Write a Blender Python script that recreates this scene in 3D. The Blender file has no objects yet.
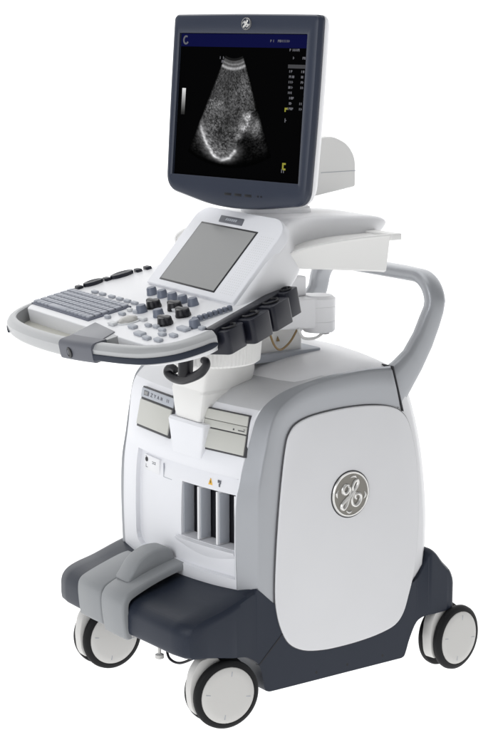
import bpy, bmesh, math, random
import numpy as np
from mathutils import Vector, Matrix
random.seed(4); RNG = np.random.default_rng(4)
SC = bpy.context.scene
COL = SC.collection

# ------------------------------------------------------------------ camera
R_ = math.radians
YAW, PITCH = R_(35.5), R_(10.612)
FH = Vector((-math.cos(YAW), math.sin(YAW), 0))
RT = Vector((math.sin(YAW), math.cos(YAW), 0))
FW = FH * math.cos(PITCH) + Vector((0, 0, -math.sin(PITCH)))
UPV = RT.cross(FW)
cam_data = bpy.data.cameras.new("camera")
cam_data.sensor_fit = 'HORIZONTAL'; cam_data.sensor_width = 36.0
cam_data.lens = 1868.0 / 498.0 * 36.0
cam_data.clip_end = 200.0
cam = bpy.data.objects.new("camera", cam_data)
cam.matrix_world = Matrix(((RT.x, UPV.x, -FW.x, 3.462), (RT.y, UPV.y, -FW.y, -2.57),
                           (RT.z, UPV.z, -FW.z, 1.55), (0, 0, 0, 1)))
COL.objects.link(cam); SC.camera = cam

# ------------------------------------------------------------------ light
world = bpy.data.worlds.new("World"); SC.world = world; world.use_nodes = True
bg = world.node_tree.nodes["Background"]
bg.inputs[0].default_value = (0.96, 0.98, 1.0, 1); bg.inputs[1].default_value = 0.29


def area(name, loc, target, size, power, col=(1, 1, 1), size_y=None):
    d = bpy.data.lights.new(name, 'AREA'); d.energy = power; d.color = col
    d.shape = 'RECTANGLE'; d.size = size; d.size_y = size_y or size
    o = bpy.data.objects.new(name, d)
    v = Vector(target) - Vector(loc)
    o.rotation_euler = v.to_track_quat('-Z', 'Y').to_euler(); o.location = loc
    COL.objects.link(o); return o


area("softbox_top", (-0.3, 0.1, 4.0), (0, 0, 0.8), 3.2, 50, (1, 1, 1))
area("softbox_front", (0.9, -3.9, 2.0), (0, 0, 0.65), 2.2, 56, (0.95, 0.97, 1.0))
area("floor_underlight", (0, 0, -1.0), (0, 0.001, 0), 22, 22 * 22 * math.pi * 1.10)  # added lamp below the floor sheet, washes it white and shadowless
BC = FH * 2.9                                            # middle of the backdrop sheet
area("backdrop_lamp", tuple(FH * 3.9 + Vector((0, 0, 2.5))), tuple(FH * 2.0 + Vector((0, 0, 2.5))), 22, 22 * 10 * math.pi * 1.10, size_y=10)  # added lamp behind the backdrop sheet, turns it plain white

SC.view_settings.view_transform = 'Standard'; SC.view_settings.look = 'None'
SC.view_settings.exposure = 0.0; SC.view_settings.gamma = 1.0
SC.cycles.use_denoising = True
SC.cycles.max_bounces = 10; SC.cycles.diffuse_bounces = 5; SC.cycles.glossy_bounces = 5
SC.cycles.sample_clamp_indirect = 6.0


# ------------------------------------------------------------------ materials
def mat(name, col, rough=0.45, metal=0.0, var=0.03, bump=0.0, bscale=900.0, spec=0.5, coat=0.0):
    m = bpy.data.materials.new(name); m.use_nodes = True
    nt = m.node_tree; b = nt.nodes["Principled BSDF"]
    b.inputs["Roughness"].default_value = rough; b.inputs["Metallic"].default_value = metal
    b.inputs["Specular IOR Level"].default_value = spec
    b.inputs["Coat Weight"].default_value = coat; b.inputs["Coat Roughness"].default_value = 0.15
    tc = nt.nodes.new("ShaderNodeTexCoord")
    n = nt.nodes.new("ShaderNodeTexNoise"); n.inputs["Scale"].default_value = 7.0; n.inputs["Detail"].default_value = 5
    nt.links.new(tc.outputs["Object"], n.inputs["Vector"])
    mx = nt.nodes.new("ShaderNodeMix"); mx.data_type = 'RGBA'
    mx.inputs["A"].default_value = tuple(c * (1 - var) for c in col) + (1,)
    mx.inputs["B"].default_value = tuple(min(1, c * (1 + var)) for c in col) + (1,)
    nt.links.new(n.outputs["Fac"], mx.inputs["Factor"]); nt.links.new(mx.outputs["Result"], b.inputs["Base Color"])
    mr = nt.nodes.new("ShaderNodeMapRange"); mr.inputs["To Min"].default_value = rough - 0.05; mr.inputs["To Max"].default_value = rough + 0.05
    nt.links.new(n.outputs["Fac"], mr.inputs["Value"]); nt.links.new(mr.outputs["Result"], b.inputs["Roughness"])
    if bump:
        n2 = nt.nodes.new("ShaderNodeTexNoise"); n2.inputs["Scale"].default_value = bscale; n2.inputs["Detail"].default_value = 2
        nt.links.new(tc.outputs["Object"], n2.inputs["Vector"])
        bp = nt.nodes.new("ShaderNodeBump"); bp.inputs["Strength"].default_value = bump; bp.inputs["Distance"].default_value = 0.0006
        nt.links.new(n2.outputs["Fac"], bp.inputs["Height"]); nt.links.new(bp.outputs["Normal"], b.inputs["Normal"])
    return m


M = dict(
    white=mat("white_plastic", (0.78, 0.78, 0.795), 0.42, bump=0.15),
    front=mat("front_white_plastic", (0.76, 0.765, 0.795), 0.42, bump=0.15),
    panel=mat("panel_white", (0.71, 0.71, 0.725), 0.5, bump=0.15),
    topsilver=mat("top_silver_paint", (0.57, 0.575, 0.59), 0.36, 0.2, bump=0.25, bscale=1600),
    grip=mat("grip_light_grey", (0.40, 0.405, 0.41), 0.36, 0.2, bump=0.15),
    ivory=mat("ivory_plastic", (0.76, 0.755, 0.74), 0.5, bump=0.15),
    beige=mat("beige_plastic", (0.60, 0.59, 0.53), 0.5, bump=0.2),
    silver=mat("silver_paint", (0.36, 0.37, 0.39), 0.34, 0.45, bump=0.25, bscale=1600),
    navy=mat("navy_plastic", (0.020, 0.0255, 0.040), 0.40, bump=0.3, bscale=700, spec=0.22),
    bezel=mat("bezel_navy", (0.030, 0.037, 0.058), 0.36, bump=0.15, spec=0.3),
    black=mat("black_plastic", (0.010, 0.010, 0.013), 0.38, bump=0.2, spec=0.3),
    holder=mat("holder_black", (0.011, 0.012, 0.020), 0.33, spec=0.32),
    rubber=mat("tyre_rubber", (0.010, 0.010, 0.011), 0.6, bump=0.3, spec=0.2),
    pedal=mat("pedal_grey", (0.26, 0.27, 0.28), 0.5, bump=0.3),
    hub=mat("hub_grey", (0.60, 0.59, 0.57), 0.5, bump=0.15),
    key=mat("key_grey", (0.33, 0.345, 0.39), 0.5),
    keybed=mat("keybed_grey", (0.12, 0.13, 0.17), 0.5),
    knob=mat("knob_grey", (0.15, 0.17, 0.22), 0.45),
    softkey=mat("softkey_grey", (0.40, 0.42, 0.46), 0.5),
    lightkey=mat("lightkey_white", (0.62, 0.63, 0.64), 0.5),
    pad=mat("pad_grey", (0.11, 0.115, 0.135), 0.5),
    padtop=mat("pad_top_grey", (0.20, 0.205, 0.225), 0.45),
    ball=mat("trackball_grey", (0.42, 0.41, 0.39), 0.25),
    lcd=mat("lcd_glass", (0.205, 0.208, 0.205), 0.20),
    panelgap=mat("panel_gap_grey", (0.10, 0.10, 0.105), 0.6),
    seam=mat("seam_dark", (0.05, 0.05, 0.055), 0.6),
    taupe=mat("emblem_taupe", (0.20, 0.19, 0.17), 0.35, 0.6),
    chrome=mat("emblem_silver", (0.68, 0.67, 0.65), 0.3, 0.7),
    amber=mat("warning_amber", (0.75, 0.42, 0.03), 0.5),
    cable=mat("cable_tan", (0.30, 0.20, 0.09), 0.5),
    drive=mat("drive_face", (0.50, 0.50, 0.465), 0.45, bump=0.2),
)


def emit(name, col, s=1.0, attr=False):
    m = bpy.data.materials.new(name); m.use_nodes = True
    nt = m.node_tree; b = nt.nodes["Principled BSDF"]
    b.inputs["Base Color"].default_value = (0.001, 0.001, 0.001, 1); b.inputs["Roughness"].default_value = 0.35
    b.inputs["Specular IOR Level"].default_value = 0.0; b.inputs["IOR"].default_value = 1.04
    b.inputs["Emission Strength"].default_value = s
    if attr:
        a = nt.nodes.new("ShaderNodeAttribute"); a.attribute_name = "grey"
        nt.links.new(a.outputs["Color"], b.inputs["Emission Color"])
    else:
        b.inputs["Emission Color"].default_value = tuple(col) + (1,)
    return m


M["scr_black"] = emit("screen_black", (0.0008, 0.0008, 0.001))
M["scr_blue"] = emit("screen_blue_bar", (0.004, 0.005, 0.045))
M["scr_grey"] = emit("screen_text_grey", (0.13, 0.13, 0.145))
M["scr_dim"] = emit("screen_dim_grey", (0.06, 0.06, 0.065))
M["scr_yellow"] = emit("screen_yellow", (0.28, 0.27, 0.04))
M["scr_image"] = emit("screen_scan", (1, 1, 1), 1.0, True)


def sheet_mat():
    m = bpy.data.materials.new("backlit_sheet"); m.use_nodes = True
    nt = m.node_tree; nt.nodes.remove(nt.nodes["Principled BSDF"])
    t = nt.nodes.new("ShaderNodeBsdfTranslucent")
    n = nt.nodes.new("ShaderNodeTexNoise"); n.inputs["Scale"].default_value = 3
    mx = nt.nodes.new("ShaderNodeMix"); mx.data_type = 'RGBA'
    mx.inputs["A"].default_value = (0.95, 0.95, 0.95, 1); mx.inputs["B"].default_value = (0.97, 0.97, 0.97, 1)
    nt.links.new(n.outputs["Fac"], mx.inputs["Factor"]); nt.links.new(mx.outputs["Result"], t.inputs["Color"])
    nt.links.new(t.outputs[0], nt.nodes["Material Output"].inputs[0])
    return m


M["sheet"] = sheet_mat()


# ------------------------------------------------------------------ mesh helpers
def obj(name, bm, m, parent=None, ang=38, label=None):
    bmesh.ops.recalc_face_normals(bm, faces=bm.faces)
    me = bpy.data.meshes.new(name); bm.to_mesh(me); bm.free()
    for p in me.polygons: p.use_smooth = True
    me.set_sharp_from_angle(angle=R_(ang))
    me.materials.append(M[m] if isinstance(m, str) else m)
    o = bpy.data.objects.new(name, me); COL.objects.link(o)
    if parent: o.parent = parent
    if label: o["label"] = label
    return o


def objs(name, bm, m, parent=None, ang=38):
    """one object per loose piece of bm"""
    bm.verts.index_update(); bm.verts.ensure_lookup_table(); seen = set(); out = []
    for v in bm.verts:
        if v.index in seen: continue
        st, isl = [v], []; seen.add(v.index)
        while st:
            q = st.pop(); isl.append(q)
            for e in q.link_edges:
                o = e.other_vert(q)
                if o.index not in seen: seen.add(o.index); st.append(o)
        b2 = bmesh.new(); mp = {q: b2.verts.new(q.co) for q in isl}
        for f in {f for q in isl for f in q.link_faces}: b2.faces.new([mp[x] for x in f.verts])
        out.append(obj(name, b2, m, parent, ang))
    bm.free(); return out


def W3(p): return Vector(p)


def merge(bm, b2):
    me = bpy.data.meshes.new("tmp"); b2.to_mesh(me); b2.free(); bm.from_mesh(me); bpy.data.meshes.remove(me)


def bev(bm, r, seg=3, ang=28):
    es = [e for e in bm.edges if len(e.link_faces) == 2 and e.calc_face_angle(0) > R_(ang)]
    if es: bmesh.ops.bevel(bm, geom=es, offset=r, segments=seg, profile=0.5, affect='EDGES', clamp_overlap=True)


def loft(rings, caps=True, closed=True, bm=None):
    bm = bm or bmesh.new()
    vs = [[bm.verts.new(p) for p in r] for r in rings]
    n = len(vs[0])
    for a, b in zip(vs, vs[1:]):
        for i in range(n if closed else n - 1):
            j = (i + 1) % n
            try: bm.faces.new((a[i], a[j], b[j], b[i]))
            except ValueError: pass
    if caps and closed:
        bm.faces.new(vs[0][::-1]); bm.faces.new(vs[-1])
    return bm


def prism(poly, f, a0, a1, r=0.0, seg=3, bm=None, ang=28):
    b = loft([[W3(f(p[0], p[1], a0)) for p in poly], [W3(f(p[0], p[1], a1)) for p in poly]])
    bmesh.ops.recalc_face_normals(b, faces=b.faces)
    if r: bev(b, r, seg, ang)
    if bm is None: return b
    merge(bm, b); return bm


def box(x0, x1, y0, y1, z0, z1, r=0.0, f=None, bm=None, seg=3):
    f = f or (lambda a, b, c: (a, b, c))
    return prism([(x0, y0), (x1, y0), (x1, y1), (x0, y1)], f, z0, z1, r, seg, bm)


def spline(pts, n=8, closed=False):
    P = [Vector(p) for p in pts]; out = []; N = len(P)
    for i in range(N if closed else N - 1):
        if closed: a, b, c, d = P[i - 1], P[i], P[(i + 1) % N], P[(i + 2) % N]
        else: a, b, c, d = P[max(i - 1, 0)], P[i], P[i + 1], P[min(i + 2, N - 1)]
        for k in range(n):
            t = k / n
            out.append(0.5 * ((2 * b) + (c - a) * t + (2 * a - 5 * b + 4 * c - d) * t * t + (3 * b - a - 3 * c + d) * t ** 3))
    if not closed: out.append(P[-1])
    return out


def roundpoly(poly, r, n=5):
    out = []; N = len(poly)
    rs = r if isinstance(r, (list, tuple)) else [r] * N
    for i in range(N):
        p, a, b = Vector(poly[i]), Vector(poly[i - 1]), Vector(poly[(i + 1) % N])
        rr = min(rs[i], (a - p).length * 0.49, (b - p).length * 0.49)
        if rr < 1e-6: out.append(p); continue
        p0 = p + (a - p).normalized() * rr; p1 = p + (b - p).normalized() * rr
        for k in range(n + 1):
            t = k / n; out.append(p0 * (1 - t) ** 2 + p * 2 * t * (1 - t) + p1 * t * t)
    return out


def ell(rx, ry, n=32, cx=0, cy=0, pw=2.0):
    o = []
    for i in range(n):
        a = 2 * math.pi * i / n; c, s = math.cos(a), math.sin(a)
        o.append((cx + rx * math.copysign(abs(c) ** (2 / pw), c), cy + ry * math.copysign(abs(s) ** (2 / pw), s)))
    return o


def tube(path, r, n=10, bm=None, caps=True):
    P = [Vector(p) for p in path]; rings = []; N = None
    for i, p in enumerate(P):
        t = (P[min(i + 1, len(P) - 1)] - P[max(i - 1, 0)]).normalized()
        if N is None:
            N = t.orthogonal().normalized()
        N = (N - t * N.dot(t)).normalized(); B = t.cross(N)
        rr = r[i] if isinstance(r, (list, tuple)) else r
        rings.append([p + N * rr * math.cos(2 * math.pi * k / n) + B * rr * math.sin(2 * math.pi * k / n) for k in range(n)])
    b = loft(rings, caps)
    if bm is None: return b
    merge(bm, b); return bm


def lathe(prof, f, n=40, bm=None):
    """prof: list of (radius, axial); f(a, b, axial) -> world."""
    b = loft([[W3(f(r * math.cos(2 * math.pi * k / n), r * math.sin(2 * math.pi * k / n), h)) for k in range(n)] for r, h in prof])
    if bm is None: return b
    merge(bm, b); return bm


def frame(o, yaw, tilt):
    ex = Vector((math.cos(yaw), math.sin(yaw), 0)); h = Vector((-math.sin(yaw), math.cos(yaw), 0))
    ev = h * math.cos(tilt) + Vector((0, 0, math.sin(tilt))); n = ex.cross(ev); o = Vector(o)
    return lambda u, v, w: o + ex * u + ev * v + n * w


def empty(name, loc=(0, 0, 0), parent=None):
    o = bpy.data.objects.new(name, None); COL.objects.link(o); o.location = loc
    o.empty_display_size = 0.1
    if parent: o.parent = parent
    return o


# ------------------------------------------------------------------ setting: backlit white sweep
def setting():
    L = 9.0
    RV = RT
    bm = bmesh.new()
    pts = [RV * -L - FH * L, RV * L - FH * L, RV * L + BC, RV * -L + BC]
    bm.faces.new([bm.verts.new(p) for p in pts])
    o = obj("floor", bm, "sheet"); o["kind"] = "structure"
    prof = [(0.0, 0.0)] + [(0.5 * math.sin(a), 0.5 - 0.5 * math.cos(a)) for a in [math.pi / 2 * k / 12 for k in range(1, 13)]] + [(0.5, 6.0)]
    rings = [[BC + RV * s + FH * d + Vector((0, 0, z)) for d, z in prof] for s in (-L, L)]
    o = obj("backdrop", loft(rings, False, False), "sheet"); o["kind"] = "structure"


setting()

# ------------------------------------------------------------------ the machine
T = empty("ultrasound_machine")
T["label"] = "white and navy wheeled ultrasound machine with monitor, keyboard console and silver handle"
T["category"] = "ultrasound machine"


def fx(y, z, x): return (x, y, z)          # side-profile map: (y, z) extruded along x


def lerp(tab, t):
    for (a, va), (b, vb) in zip(tab, tab[1:]):
        if t <= b:
            k = 0 if t <= a else (t - a) / (b - a)
            return va + (vb - va) * k
    return tab[-1][1]


# ---- body: front cover as a relief grid, top and rear shell as a loft
YF = [(0.27, -0.281), (0.35, -0.284), (0.42, -0.285), (0.504, -0.282), (0.555, -0.274), (0.60, -0.265), (0.64, -0.258), (0.675, -0.250), (0.697, -0.238), (0.715, -0.217), (0.735, -0.178), (0.750, -0.115), (0.757, -0.06), (0.762, -0.02)]
ys_ = spline([(y, z) for z, y in YF], 6)
YFS = sorted([(p.y, p.x) for p in ys_])
XC, XH = -0.025, 0.2365            # the body is symmetric about x = XC


def yfront(x, z): return lerp(YFS, z) - 0.028 * (1 - ((x - XC) / XH) ** 2)


def body():
    # recess field
    DOOR = (-0.180, 0.205, 0.322, 0.548)
    POCK = (0.016, 0.197, 0.385, 0.508)
    e = 0.0012
    cr = [DOOR[0] + 0.0015 * k for k in range(1, 24)]; crz = [DOOR[2] + 0.0015 * k for k in range(1, 24)]
    xs = sorted(set(cr + [XC - XH + 2 * XH * i / 34 for i in range(35)] + [v for q in (DOOR, POCK) for s in q[:2] for v in (s - e, s + e)]))
    zs = sorted(set(crz + [0.285 + (0.758 - 0.285) * i / 50 for i in range(51)] + [v for q in (DOOR, POCK) for s in q[2:] for v in (s - e, s + e)]))

    def ins(q, x, z, cut=0.0):
        if not (q[0] < x < q[1] and q[2] < z < q[3]): return False
        if cut:                                    # rounded lower corners
            for cx, sg in ((q[0] + cut, -1),):
                if (x - cx) * sg > 0 and z < q[2] + cut and math.hypot(x - cx, z - q[2] - cut) > cut: return False
        return True

    def rec(x, z):
        d = 0.0
        if ins(DOOR, x, z, 0.03): d = 0.011
        if ins(POCK, x, z): d = 0.048
        if z < 0.300: d += 0.006 * ((0.300 - z) / 0.015) ** 2
        if 0.553 < z < 0.600: d -= 0.006 * math.sin((z - 0.553) / 0.047 * math.pi) * (1 - ((x - XC) / XH) ** 4)
        return d
    bm = bmesh.new()
    XW = [(0.28, .2105), (.504, .2105), (.57, .2120), (.636, .2185), (.684, .2235), (.713, .2305), (.737, .2370), (.75, .2405), (.77, .2420)]
    V = [[bm.verts.new((XC + (x - XC) * (lerp(XW, z) - XC) / XH, yfront(x, z) + rec(x, z), z)) for x in xs] for z in zs]
    for r in V:
        for end, dx in ((0, -0.0006), (-1, 0.0006)):
            c_ = r[end].co; k_ = max(0, min(1, (c_.z - 0.66) / 0.07))
            nv = bm.verts.new((c_.x + dx, c_.y + 0.014, c_.z - 0.012 * k_))
            if end: r.append(nv)
            else: r.insert(0, nv)
    nx = len(V[0])
    kz = next(i for i, z in enumerate(zs) if z > 0.6925)
    for a, b in zip(V[:kz + 1], V[1:kz + 1]):
        for i in range(nx - 1): bm.faces.new((a[i], a[i + 1], b[i + 1], b[i]))
    b2 = bmesh.new()
    V2 = [[b2.verts.new(v.co) for v in r] for r in V[kz:]]
    for a, b in zip(V2, V2[1:]):
        for i in range(nx - 1): b2.faces.new((a[i], a[i + 1], b[i + 1], b[i]))
    for r in V[kz + 1:]:
        for v in r: bm.verts.remove(v)
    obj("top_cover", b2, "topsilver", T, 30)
    fc = obj("front_cover", bm, "front", T, 30)

    # core shell behind it
    prof = [(-0.225, 0.27), (-0.225, 0.56), (-0.212, 0.64), (-0.195, 0.69), (-0.165, 0.725), (-0.11, 0.750), (-0.02, 0.764), (0.08, 0.768),
            (0.145, 0.752), (0.185, 0.712), (0.215, 0.64), (0.238, 0.55), (0.252, 0.45), (0.256, 0.36), (0.250, 0.26)]
    pr = [Vector(p) for p in spline(prof, 5)] + [Vector((0.2, 0.20)), Vector((-0.2, 0.20))]
    c = Vector((0.0, 0.45)); rings = []
    for x in [-0.243, -0.240, -0.23, -0.21, -0.17, -0.11, -0.05, 0.0, 0.05, 0.11, 0.17, 0.21, 0.23, 0.240, 0.243]:
        k = 1 - (x / 0.243) ** 2; xw = XC + x * 1.103
        ins_ = 0.03 * max(0, (abs(x) - 0.205) / 0.038) ** 2.5
        ring = []
        for p in pr:
            d = (p - c).normalized(); q = p - d * ins_
            y, z = q
            if z > 0.3:
                z += 0.018 * k * max(0, min(1, (z - 0.62) / 0.14))
                y += 0.022 * k if y > 0.12 else 0
            ring.append((xw, y, z))
        rings.append(ring)
    obj("body_shell", loft(rings), "white", T, 40)

    # dark floor of the port recess and dividers, all following the bowed front
    def ff(cx, cz, d):
        return frame((cx, yfront(cx, cz) + 0.011 + d, cz), math.atan(0.056 * (cx - XC) / XH ** 2), math.pi / 2)
    rings = []
    for k in range(9):
        x = POCK[0] + 0.002 + (POCK[1] - POCK[0] - 0.004) * k / 8; y = yfront(x, .45) + 0.0445
        rings.append([(x, y, POCK[2] + .002), (x, y, POCK[3] - .002), (x, y + .003, POCK[3] - .002), (x, y + .003, POCK[2] + .002)])
    obj("port_backing", loft(rings), "black", fc)
    for x in (0.076, 0.138, 0.1935):
        b = box(x - 0.0032, x + 0.0032, yfront(x, 0.45) + 0.0112, yfront(x, .45) + 0.0435, POCK[2] + 0.0005, POCK[3] - 0.0005, 0.0012)
        obj("port_divider", b, "white", fc)
    for x in (0.0135, 0.076, 0.138):             # grey plates over the side faces of the dividers
        b = box(x + 0.0040, x + 0.0065, yfront(x, 0.45) + 0.015, yfront(x, .45) + 0.0425, POCK[2] + 0.004, POCK[3] - 0.004, 0.001)
        obj("divider_side_plate", b, "softkey", fc)
    # scoop lip under the ports
    lip = []
    for i in range(13):
        t = i / 12; x = 0.004 + 0.198 * t; h = 0.020 * math.sin(math.pi * (0.08 + 0.84 * t)) + 0.002
        y = yfront(x, 0.37) + 0.011
        lip.append([(x, y, 0.383), (x, y - 0.012, 0.380), (x, y - 0.010, 0.374), (x, y + 0.0005, 0.374 - h)])
    obj("port_lip", loft(lip), "front", fc)
    # socket plate, latch tab, warning marks
    f = ff(-0.117, 0.522, 0.0)
    P = obj("socket_plate", box(-0.037, 0.037, -0.0185, 0.0175, -0.004, 0.0022, 0.001, f), "white", fc)
    b = lathe([(0.0005, 0.0018), (0.0055, 0.0018), (0.0055, 0.0038), (0.0030, 0.0042), (0.0005, 0.0030)], lambda a_, c_, h: f(-0.025 + a_, 0.007 + c_, h), 16)
    obj("socket", b, "black", P)
    b = bmesh.new()
    for (u, v, w, h) in ((0.002, 0.001, .0065, .0012), (0.002, 0.0055, .0065, .0012), (0.0073, 0.001, .0012, .0057), (0.012, 0.0015, .0075, .0012), (0.012, 0.006, .0075, .0012), (0.0155, 0.001, .0012, .0062), (-0.030, -0.0125, .0012, .008), (-0.030, -0.0125, .008, .0012), (-0.0305, 0.013, .006, .0012)):
        box(u, u + w, v, v + h, 0.0018, 0.0027, 0, f, b)
    obj("socket_marking", b, "pad", P)
    f2 = ff(-0.042, 0.52, -0.0012)
    b = bmesh.new()
    box(-0.020, -0.0188, -0.017, 0.016, -0.002, 0.0008, 0, f2, b); box(-0.0188, 0.016, -0.017, -0.0158, -0.002, 0.0008, 0, f2, b)
    obj("latch_edge", b, "key", fc)
    f3 = ff(0.1135, 0.526, 0.0)
    obj("warning_triangle", prism([(-0.0075, -0.007), (0.0075, -0.007), (0.0, 0.008)], f3, -0.002, 0.0009), "amber", fc)
    b = prism([(-0.001, -0.003), (0.001, -0.003), (0.001, 0.003), (-0.001, 0.003)], f3, 0.0005, 0.0013)
    obj("warning_mark", b, "black", fc)
    f4 = ff(0.142, 0.526, 0.0); b = bmesh.new()
    for q in ((-0.005, -0.001, 0.002, 0.008), (0.001, 0.0045, 0.0, 0.008), (-0.002, 0.003, -0.008, 0.0005)): box(q[0], q[1], q[2], q[3], -0.002, 0.0009, 0, f4, b)
    obj("warning_symbol", b, "pad", fc)
    return fc


FC = body()


# ---- front drives (tilted back with the cover)
def drives():
    def tf(cx, cz):
        y0, y1 = yfront(cx, cz - .04), yfront(cx, cz + .04)
        yaw = math.atan(0.056 * (cx - XC) / XH ** 2)
        return frame((cx, (y0 + y1) / 2 - 0.0034, cz), yaw, math.atan2(0.08, (y1 - y0) * .9))
    f0 = tf(-0.116, 0.645); f = lambda u, v, w: f0(u * 1.06, v * .92, w)
    fr = box(-0.076, 0.076, -0.052, 0.052, -0.02, 0.0015, 0.001, f)
    P = obj("printer", fr, "seam", T)
    obj("top_strip", box(-0.0755, 0.0755, 0.0245, 0.0485, -0.01, 0.004, 0.0015, f), "softkey", P)
    obj("paper_door", box(-0.074, 0.072, -0.0455, 0.019, -0.01, 0.005, 0.0015, f), "drive", P)
    b = bmesh.new()
    box(-0.062, -0.040, 0.031, 0.043, 0.0, 0.0048, f=f, bm=b)
    obj("printer_display", b, "pad", P)
    b = box(-0.059, -0.043, 0.033, 0.041, 0.003, 0.0054, f=f)
    obj("display_glass", b, "lcd", P)
    b = bmesh.new()                                     # lettering strokes: Z Y A N
    def st(u0, v0, u1, v1):
        d = Vector((u1 - u0, v1 - v0)); n = Vector((-d.y, d.x)).normalized() * 0.0009
        prism([(u0 - n.x, v0 - n.y), (u1 - n.x, v1 - n.y), (u1 + n.x, v1 + n.y), (u0 + n.x, v0 + n.y)], f, 0.003, 0.0046, bm=b)
    for k, seq in enumerate((((-4, 4, 4, 4), (4, 4, -4, -4), (-4, -4, 4, -4)), ((-4, 4, 0, 0), (4, 4, 0, 0), (0, 0, 0, -4)),
                             ((-4, -4, 0, 4), (0, 4, 4, -4), (-2, -1, 2, -1)), ((-3, -4, -3, 4), (-3, 4, 3, -4), (3, -4, 3, 4)))):
        for s in seq:
            cx = -0.026 + k * 0.0155
            st(cx + s[0] * .001, 0.0365 + s[1] * .001, cx + s[2] * .001, 0.0365 + s[3] * .001)
    for du in (0.045, 0.052): box(du, du + .002, 0.033, 0.041, 0.003, 0.0046, f=f, bm=b)
    obj("printer_lettering", b, "pad", P)

    f1 = tf(0.146, 0.645); f = lambda u, v, w: f1(u, v * .92, w)
    D = obj("disc_drive", box(-0.072, 0.072, -0.052, 0.050, -0.02, 0.0015, 0.001, f), "seam", T)
    obj("drive_frame", box(-0.0695, -0.064, -0.047, 0.0475, -0.01, 0.004, 0.001, f), "ivory", D)
    obj("drive_tray", box(-0.0625, 0.070, 0.0225, 0.047, -0.01, 0.004, 0.0015, f), "drive", D)
    obj("drive_tray", box(-0.0625, 0.070, 0.0035, 0.0215, -0.01, 0.0045, 0.0015, f), "drive", D)
    obj("lower_bay", box(-0.0625, 0.070, -0.0475, 0.0005, -0.01, 0.004, 0.0015, f), "drive", D)
    b = bmesh.new()
    box(0.046, 0.066, 0.0085, 0.0105, 0.002, 0.0052, f=f, bm=b); box(0.030, 0.034, 0.008, 0.012, 0.002, 0.0052, f=f, bm=b)
    box(0.062, 0.067, 0.013, 0.0145, 0.002, 0.0052, f=f, bm=b)
    objs("drive_button", b, "seam", D)


drives()

# ---- silver side frames, white side panels, emblem
O_S = [(-0.255, 0.280), (-0.254, 0.40), (-0.252, 0.508), (-0.242, 0.573), (-0.232, 0.616), (-0.217, 0.673), (-0.192, 0.711), (-0.128, 0.744), (-0.06, 0.756), (0.0, 0.761), (0.06, 0.762), (0.122, 0.759)]
I_S = [(-0.205, 0.238), (-0.203, 0.40), (-0.194, 0.50), (-0.187, 0.57), (-0.176, 0.630), (-0.163, 0.655), (-0.138, 0.668), (-0.10, 0.677), (-0.05, 0.682), (0.0, 0.684), (0.07, 0.681), (0.150, 0.664)]
F_S = [(0.208, -0.283, 0.280), (0.208, -0.287, 0.41), (0.208, -0.284, 0.504), (0.210, -0.271, 0.569), (0.217, -0.255, 0.636), (0.222, -0.242, 0.684), (0.229, -0.220, 0.715), (0.235, -0.175, 0.740), (0.239, -0.108, 0.755), (0.241, -0.050, 0.763), (0.243, 0.034, 0.7665), (0.244, 0.118, 0.7655)]
PANEL = [(-0.179, 0.620), (-0.189, 0.555), (-0.198, 0.47), (-0.205, 0.375), (-0.208, 0.29), (-0.204, 0.245), (-0.191, 0.200), (-0.168, 0.162), (-0.128, 0.139), (-0.075, 0.129), (-0.02, 0.127), (0.04, 0.129), (0.095, 0.135), (0.14, 0.147), (0.165, 0.172), (0.180, 0.212),
         (0.194, 0.26), (0.203, 0.32), (0.207, 0.39), (0.205, 0.46), (0.198, 0.53), (0.188, 0.58), (0.172, 0.627), (0.150, 0.655), (0.115, 0.672), (0.06, 0.681), (0.0, 0.684), (-0.06, 0.682), (-0.115, 0.676), (-0.152, 0.664), (-0.170, 0.645)]


def sides():
    o2, i2, f3 = spline(O_S, 5), spline(I_S, 5), spline(F_S, 5)
    for sg in (1, -1):
        X = (lambda x: x) if sg > 0 else (lambda x: 2 * XC - x - 0.010)
        rings = []
        for o, i, f in zip(o2, i2, f3):
            m = i.lerp(o, 0.5)
            n = (o - i).normalized()
            rings.append([(X(0.225), i.x, i.y), (X(0.2465), i.x + n.x * .0015, i.y + n.y * .0015), (X(0.2492), m.x, m.y), (X(0.2485), o.x - n.x * 0.006, o.y - n.y * 0.006), (X(0.2470), o.x - n.x * 0.002, o.y - n.y * 0.002), (X(0.2445), o.x, o.y),
                          (X(f.x + 0.0025), f.y + 0.0012, f.z - .0004), (X(f.x), f.y + 0.001, f.z - 0.0015), (X(f.x - 0.016), f.y + 0.009, f.z - 0.010), (X(f.x - 0.020), f.y + 0.022, f.z - 0.022)])
        obj("side_frame", loft(rings), "silver", T, 32)
        pp = spline(PANEL, 4, True)
        P = obj("side_panel", prism(pp, fx, X(0.240), X(0.2535), 0.003, 3, ang=50), "panel", T, 40)
        c = Vector((0, 0.41))
        gp = [p + (p - c).normalized() * 0.0015 for p in pp]
        obj("panel_gap_plate", prism(gp, fx, X(0.238), X(0.2500)), "panelgap", P)  # added dark backing plate, drawn as the gap line around the panel
        if sg > 0: emblem(lambda a, b, h: (0.2535 + h, 0.0 + a, 0.484 + b), 0.0525, P, "taupe")


GLY = [[(243, 226), (228, 222), (214, 236), (212, 254), (224, 264), (238, 254), (243, 236), (238, 228)],
       [(246, 236), (250, 256), (243, 286), (232, 318), (217, 336), (206, 330), (209, 314), (226, 296), (252, 274), (276, 246), (288, 222), (284, 208), (272, 212), (262, 234), (263, 254), (273, 262)],
       [(273, 262), (262, 276), (256, 298), (262, 320), (280, 328), (297, 312), (302, 290), (294, 274), (280, 274), (274, 288), (281, 298)]]


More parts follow.
